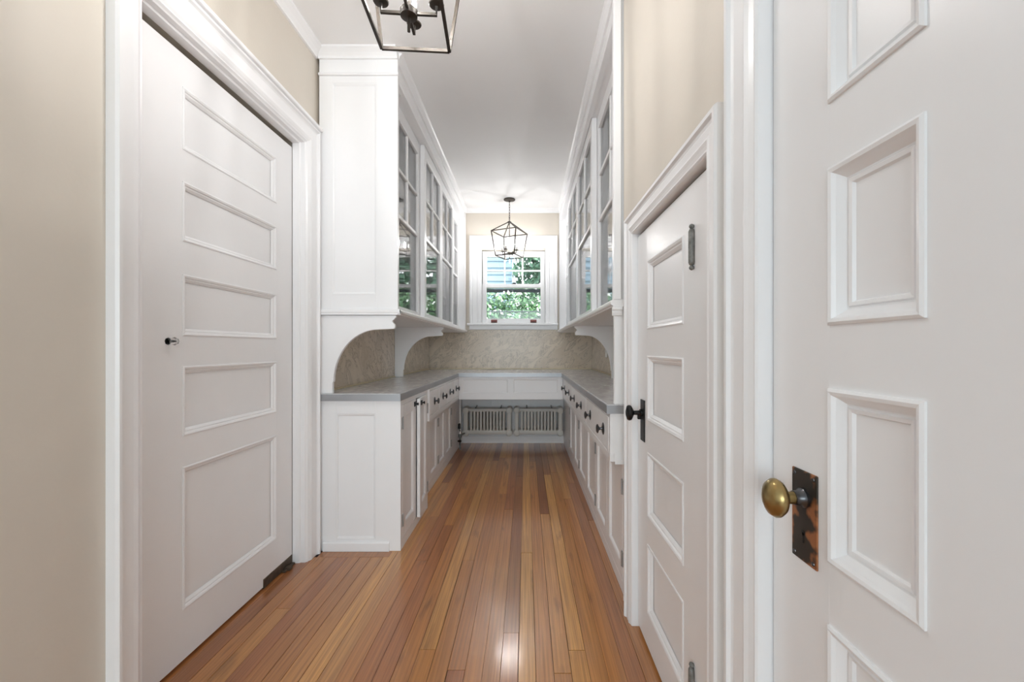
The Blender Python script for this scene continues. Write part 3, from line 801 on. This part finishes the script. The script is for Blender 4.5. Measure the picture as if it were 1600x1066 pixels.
def wall_cupboard(side, xf, depth, y0, y1, spans, label, near_ext, nb, arches):
    """xf: plane of the base shelf's front edge; depth to the wall; spans: (a0,a1,track)"""
    P = (side_left if side == 'L' else side_right)(xf)
    root = thing('glass_wall_cupboard', P(y0, -0.1, ZS), label, 'cupboard')
    MB(P).prism(shelf_poly(-depth, 0.0), 0, y0 - 0.012, y1).build('base_shelf', 'paint', root)
    # end board facing the camera, with a sunk panel
    sg = 1 if side == 'L' else -1
    xw, xo = P(0, -depth, 0)[0], P(0, -0.014, 0)[0]
    PE = lambda d, o, z: (d, y0 - o, z)
    lo, hi = min(xw, xo), max(xw, xo)
    if side == 'L':
        q0, q1 = -1.071, -0.822
        MB(PE).box(lo, q0, -0.022, 0, ZS + 0.012, ZC).build('end_stile', 'paint', root, 0.001)
        MB(PE).box(q1, hi, -0.022, 0, ZS + 0.012, ZC).build('end_stile', 'paint', root, 0.001)
        MB(PE).box(q0, q1, -0.022, -0.0003, ZS + 0.012, 1.414).build('end_rail', 'paint', root, 0.001)
        MB(PE).box(q0, q1, -0.022, -0.0003, 2.580, ZC).build('end_rail', 'paint', root, 0.001)
        MB(PE).box(q0, q1, -0.020, -0.007, 1.414, 2.580).build('end_panel', 'paint', root)
        MB(PE).ring(q0, q1, 1.414, 2.580, [(0, -0.0005), (0.006, -0.001), (0.012, -0.005), (0.014, -0.0075)]).build('end_bead', 'paint', root)
        MB(PE).prism([(0, 2.618), (0.010, 2.618), (0.013, 2.624), (0.010, 2.632), (0.004, 2.636), (0, 2.638)], 0, lo, hi + 0.006).build('picture_rail', 'paint', root)
        MB(PE).prism(crown_poly(0, ZC, 0.052, 0.045), 0, lo, hi + 0.0).build('end_crown', 'paint', root)
        MB(PE).prism([(q[0] - 0.014 + 0.002, q[1]) for q in shelf_poly(0.0, 0.026)], 0, lo, hi + 0.014).build('end_nosing', 'paint', root)
    else:
        MB(PE).box(lo, hi, -0.022, 0, ZS + 0.012, ZC).build('end_board', 'paint', root, 0.002)
        MB(PE).box(lo - 0.0, lo + 0.034, 0, 0.012, ZS + 0.012, ZC).build('corner_strip', 'paint', root, 0.003)
    # carcass: back, top, inner shelves, far end
    MB(P).box(y0 + 0.022, y1, -depth, -depth + 0.012, ZS + 0.012, 2.70).build('back_board', 'paint', root)
    MB(P).box(y0 + 0.022, y1, -depth + 0.012, -0.052, 2.685, 2.70).build('top_board', 'paint', root)
    MB(P).box(y1 - 0.015, y1, -depth + 0.012, -0.052, ZS + 0.012, 2.685).build('far_end', 'paint', root)
    for zz in (1.64, 1.94, 2.232):
        MB(P).box(y0 + 0.024, y1 - 0.016, -depth + 0.013, -0.135, zz - 0.009, zz + 0.009).build('inner_shelf', 'paint', root)
    # front frame, valance and crown
    n0, n1 = spans[0][0], spans[-1][1]
    MB(P).box(y0 + 0.022, n0 + 0.012, -0.128, -0.096, ZS + 0.012, 2.70).build('front_stile', 'paint', root, 0.001)
    MB(P).box(n1 - 0.012, y1, -0.128, -0.018, ZS + 0.012, 2.70).build('front_stile', 'paint', root, 0.001)
    MB(P).prism([(-0.050, 2.608), (-0.024, 2.608), (-0.020, 2.614), (-0.022, 2.626), (-0.030, 2.632), (-0.030, ZC), (-0.050, ZC)], 0, y0 + 0.022, y1).build('valance', 'paint', root)
    MB(P).prism([(q[0] - 0.030, q[1]) for q in crown_poly(0, ZC, 0.055, 0.032)], 0, y0 + 0.022, y1).build('front_crown', 'paint', root)
    MB(P).box(n0, n1, -0.135, -0.050, 2.619, 2.64).build('sash_track', 'paint', root)
    for a0, a1, tr in spans:
        sash(root, P, a0, a1, -0.054 if tr == 'F' else -0.091)
    for yb, dd in arches:
        MB(P).prism([(q[0] - depth, q[1]) for q in bracket_poly(depth - nb, ZS - 0.021, 0.072, 0.10)], 0, yb, yb + 0.022).build('arched_bracket', 'paint', root, 0.0015)
    return root

wc = wall_cupboard('L', -0.692, 0.447, 2.325, 4.984, [(2.51, 3.12, 'R'), (3.11, 3.72, 'F'), (3.72, 4.33, 'F'), (4.31, 4.92, 'R')],
                   'white wall cupboard with sliding glass sashes over the left worktop', True, 0.022, [(2.327, 0), (3.66, 0)])
wc = wall_cupboard('R', 0.372, 0.402, 1.872, 4.984, [(1.96, 2.76, 'R'), (2.745, 3.53, 'F'), (3.53, 4.315, 'F'), (4.30, 4.93, 'R')],
                   'white wall cupboard with sliding glass sashes over the right worktop', False, 0.022, [(3.46, 0)])
# post carrying the near end of the right cupboard
PR = side_right(0.372)
MB(PR).box(1.874, 1.896, -0.402, -0.020, 0.8705, ZS - 0.021).build('end_support', 'paint', wc, 0.001)
PE = lambda d, o, z: (d, 1.872 - o, z)
MB(PE).prism([(0, 1.262), (0.006, 1.264), (0.010, 1.275), (0.010, 1.285), (0.016, 1.290), (0.016, 1.301), (0, 1.301)], 0, 0.380, 0.425).build('support_cap', 'paint', wc)

# ------------------------------------------------------------------ lanterns
def lantern(x, y, rot, label, bulb='bulb'):
    root = thing('cage_lantern', (x, y, 2.10), label, 'pendant lamp', 'bronze cage lanterns')
    ca, sa = math.cos(rot), math.sin(rot)
    P = lambda a, b_, z: (x + a * ca - b_ * sa, y + a * sa + b_ * ca, z)
    ZT, ZM, ZB = 2.512, 2.394, 2.128
    T, B = 0.148, 0.1125       # half side of the top and the bottom square
    MB(P).lathe([(0.062, 0), (0.064, -0.004), (0.062, -0.010), (0.040, -0.016), (0.012, -0.020), (0.008, -0.030), (0.004, -0.032)], (0, 0, ZC - 0.0005), 2, 28).build('canopy', 'lantern', root, smooth=True)
    z = ZC - 0.030
    i = 0
    while z > ZT + 0.05:
        pts = []
        for k in range(12):
            t = 2 * math.pi * k / 12
            u, v = 0.0065 * math.cos(t), 0.013 * math.sin(t) + (0.006 if math.sin(t) > 0.01 else -0.006 if math.sin(t) < -0.01 else 0)
            pts.append((u, 0, z - 0.016 + v) if i % 2 == 0 else (0, u, z - 0.016 + v))
        MB(P).tube(pts, 0.0020, 6, True, Vector((0.3, 0.9, 0.1))).build('chain_link', 'lantern', root, smooth=True)
        z -= 0.030; i += 1
    zl = z + 0.002
    pts = []
    for k in range(16):
        t = 2 * math.pi * k / 16
        pts.append((0.011 * math.cos(t), 0, (zl + ZT) / 2 + 0.004 + ((zl - ZT) / 2 + 0.008) * math.sin(t)))
    MB(P).tube(pts, 0.0026, 6, True, Vector((0.3, 0.9, 0.1))).build('top_loop', 'lantern', root, smooth=True)
    MB(P).box(-0.016, 0.016, -0.016, 0.016, ZT - 0.016, ZT + 0.003).build('crown_block', 'lantern', root, 0.002)
    ct = [(T, T), (-T, T), (-T, -T), (T, -T)]
    cb = [(B, B), (-B, B), (-B, -B), (B, -B)]
    r_ = 0.0070
    for k in range(4):
        a, b_ = ct[k], ct[(k + 1) % 4]
        MB(P).tube([(a[0], a[1], ZM), (b_[0], b_[1], ZM)], r_, 4).build('top_bar', 'lantern', root)
        MB(P).tube([(a[0] * 0.08, a[1] * 0.08, ZT - 0.008), (a[0], a[1], ZM)], r_, 4).build('roof_bar', 'lantern', root)
        c, d = cb[k], cb[(k + 1) % 4]
        MB(P).tube([(a[0], a[1], ZM + 0.003), (c[0], c[1], ZB)], r_, 4).build('upright', 'lantern', root)
        bb = MB(P).tube([(c[0], c[1], ZB), (d[0], d[1], ZB)], r_, 4)
        bb.build('bottom_bar', 'lantern', root)
    MB(P).tube([(0, 0, ZT - 0.01), (0, 0, 2.105)], 0.0048, 8).build('centre_rod', 'lantern', root, smooth=True)
    MB(P).lathe([(0.010, 0), (0.026, 0.004), (0.027, 0.024), (0.020, 0.030), (0.006, 0.032)], (0, 0, 2.148), 2, 24).build('hub', 'lantern', root, smooth=True)
    for k in range(4):
        a = k * math.pi / 2
        u, v = math.cos(a), math.sin(a)
        R_ = 0.085
        arm = MB(P).tube([(u * 0.018, v * 0.018, 2.162), (u * R_, v * R_, 2.162), (u * R_, v * R_, 2.19)], 0.0062, 4).build('arm', 'lantern', root)
        MB(P).lathe([(0.006, 0), (0.022, 0.003), (0.024, 0.006), (0.010, 0.009), (0.009, 0.012)], (u * R_, v * R_, 2.188), 2, 20).build('drip_cup', 'lantern', arm, smooth=True)
        MB(P).lathe([(0.0085, 0), (0.0085, 0.034), (0.007, 0.036)], (u * R_, v * R_, 2.198), 2, 14).build('candle_sleeve', 'candle', arm, smooth=True)
        MB(P).lathe([(0.003, 0), (0.0062, 0.012), (0.0074, 0.022), (0.0056, 0.040), (0.0025, 0.055), (0.001, 0.064)], (u * R_, v * R_, 2.235), 2, 10).build('bulb', bulb, arm, smooth=True)
    return root
lantern(-0.365, 1.315, math.radians(4), 'lit bronze cage lantern hanging close, cut by the top of the picture')
lantern(-0.183, 4.655, math.radians(65.8), 'lit bronze cage lantern hanging in front of the window', 'bulb_far')

# ------------------------------------------------------------------ outdoors beyond the window
gr = MB().box(-14, 12, 5.3, 30, -0.62, -0.5).build('lawn', 'lawn')
tag(gr, 'green lawn outside the window', kind='structure')
hs = thing('neighbour_house', (-3.2, 12.0, -0.5), 'pale blue clapboard house seen through the upper sash', 'house')
MB().box(-8.0, -0.4, 12.0, 16, -0.5, 4.6).build('wall', 'siding', hs)
for k in range(26):
    z = -0.4 + k * 0.19
    MB().prism([(12.0, z), (11.955, z), (11.985, z + 0.19), (12.0, z + 0.19)], 0, -8.0, -0.4).build('clapboard', 'siding', hs)
MB().prism([(-8.4, 4.5), (0.0, 4.5), (0.0, 4.7), (-4.2, 7.2), (-8.4, 4.7)], 1, 11.6, 16.4).build('roof', 'steelgrey', hs)
def leaf_cloud(name, blobs, n_, size, mat, root, seed, glints=0):
    r2 = random.Random(seed)
    def cloud(nm, cnt, sz, mt, shell):
        b = MB()
        for _ in range(cnt):
            c, rx, ry, rz = r2.choice(blobs)
            while True:
                v = Vector((r2.gauss(0, 1), r2.gauss(0, 1), r2.gauss(0, 1)))
                if v.length > 0.1: break
            v.normalize()
            k = r2.uniform(shell, 1.0)
            p_ = Vector((c[0] + v.x * rx * k, c[1] + v.y * ry * k, c[2] + v.z * rz * k))
            nrm = (v + Vector((r2.gauss(0, .6), r2.gauss(0, .6), r2.gauss(0, .6)))).normalized()
            t = nrm.orthogonal().normalized()
            t = Quaternion(nrm, r2.uniform(0, 6.28)) @ t
            s_ = nrm.cross(t)
            L_ = sz * r2.uniform(0.6, 1.3); W_ = L_ * 0.45
            b.add([tuple(p_ - t * L_), tuple(p_ + s_ * W_ + nrm * W_ * .25), tuple(p_ + t * L_), tuple(p_ - s_ * W_ + nrm * W_ * .25)], [(0, 1, 2), (0, 2, 3)])
        ob = b.build(nm, mt, root)
        ob['kind'] = 'stuff'
        return ob
    cloud('foliage', n_, size, mat, 0.55)
    if glints:
        cloud('sun_glint', glints, size * 0.9, 'leaf_glint', 0.93)
sb = thing('leafy_shrub', (-0.35, 7.6, -0.5), 'leafy shrub with sun glints as white leaves right outside the window', 'shrub')
leaf_cloud('shrub', [((-0.9, 7.7, 1.35), 0.75, 0.6, 0.95), ((-0.1, 7.9, 1.45), 0.8, 0.6, 0.85), ((0.7, 7.7, 1.4), 0.7, 0.6, 0.95), ((-0.3, 7.5, 0.6), 1.2, 0.5, 1.0)], 14000, 0.05, 'leaf', sb, 5, 800)
for q in ((-0.9, 7.8), (-0.2, 7.9), (0.6, 7.8)):
    MB().tube([(q[0], q[1], -0.5), (q[0] + 0.1, q[1], 0.3), (q[0] - 0.05, q[1], 1.1)], [0.03, 0.025, 0.012], 6).build('stem', 'bark', sb)
tr = thing('garden_tree', (1.0, 10.0, -0.5), 'dark leafy tree behind the shrub on the right', 'tree')
leaf_cloud('tree', [((0.95, 10.0, 3.0), 1.3, 1.0, 1.5), ((0.2, 10.6, 4.6), 1.3, 1.0, 1.2), ((1.9, 10.2, 4.2), 1.3, 1.0, 1.4), ((0.9, 9.9, 1.6), 0.9, 0.8, 0.9)], 17000, 0.10, 'leaf2', tr, 9)
MB().tube([(1.0, 10.1, -0.5), (1.05, 10.1, 1.5), (0.95, 10.1, 3.2), (1.0, 10.2, 4.6)], [0.13, 0.11, 0.08, 0.03], 10).build('trunk', 'bark', tr)
tr = thing('garden_tree', (-2.0, 9.3, -0.5), 'light leafy tree behind the shrub on the left', 'tree')
leaf_cloud('tree', [((-1.9, 9.3, 2.0), 0.9, 0.7, 1.0), ((-1.5, 9.4, 1.2), 0.9, 0.7, 0.9), ((-1.0, 9.2, 0.9), 0.7, 0.6, 0.8)], 8000, 0.07, 'leaf', tr, 12)
MB().tube([(-1.9, 9.3, -0.5), (-1.88, 9.3, 0.8), (-1.9, 9.3, 2.0)], [0.07, 0.06, 0.02], 8).build('trunk', 'bark', tr)
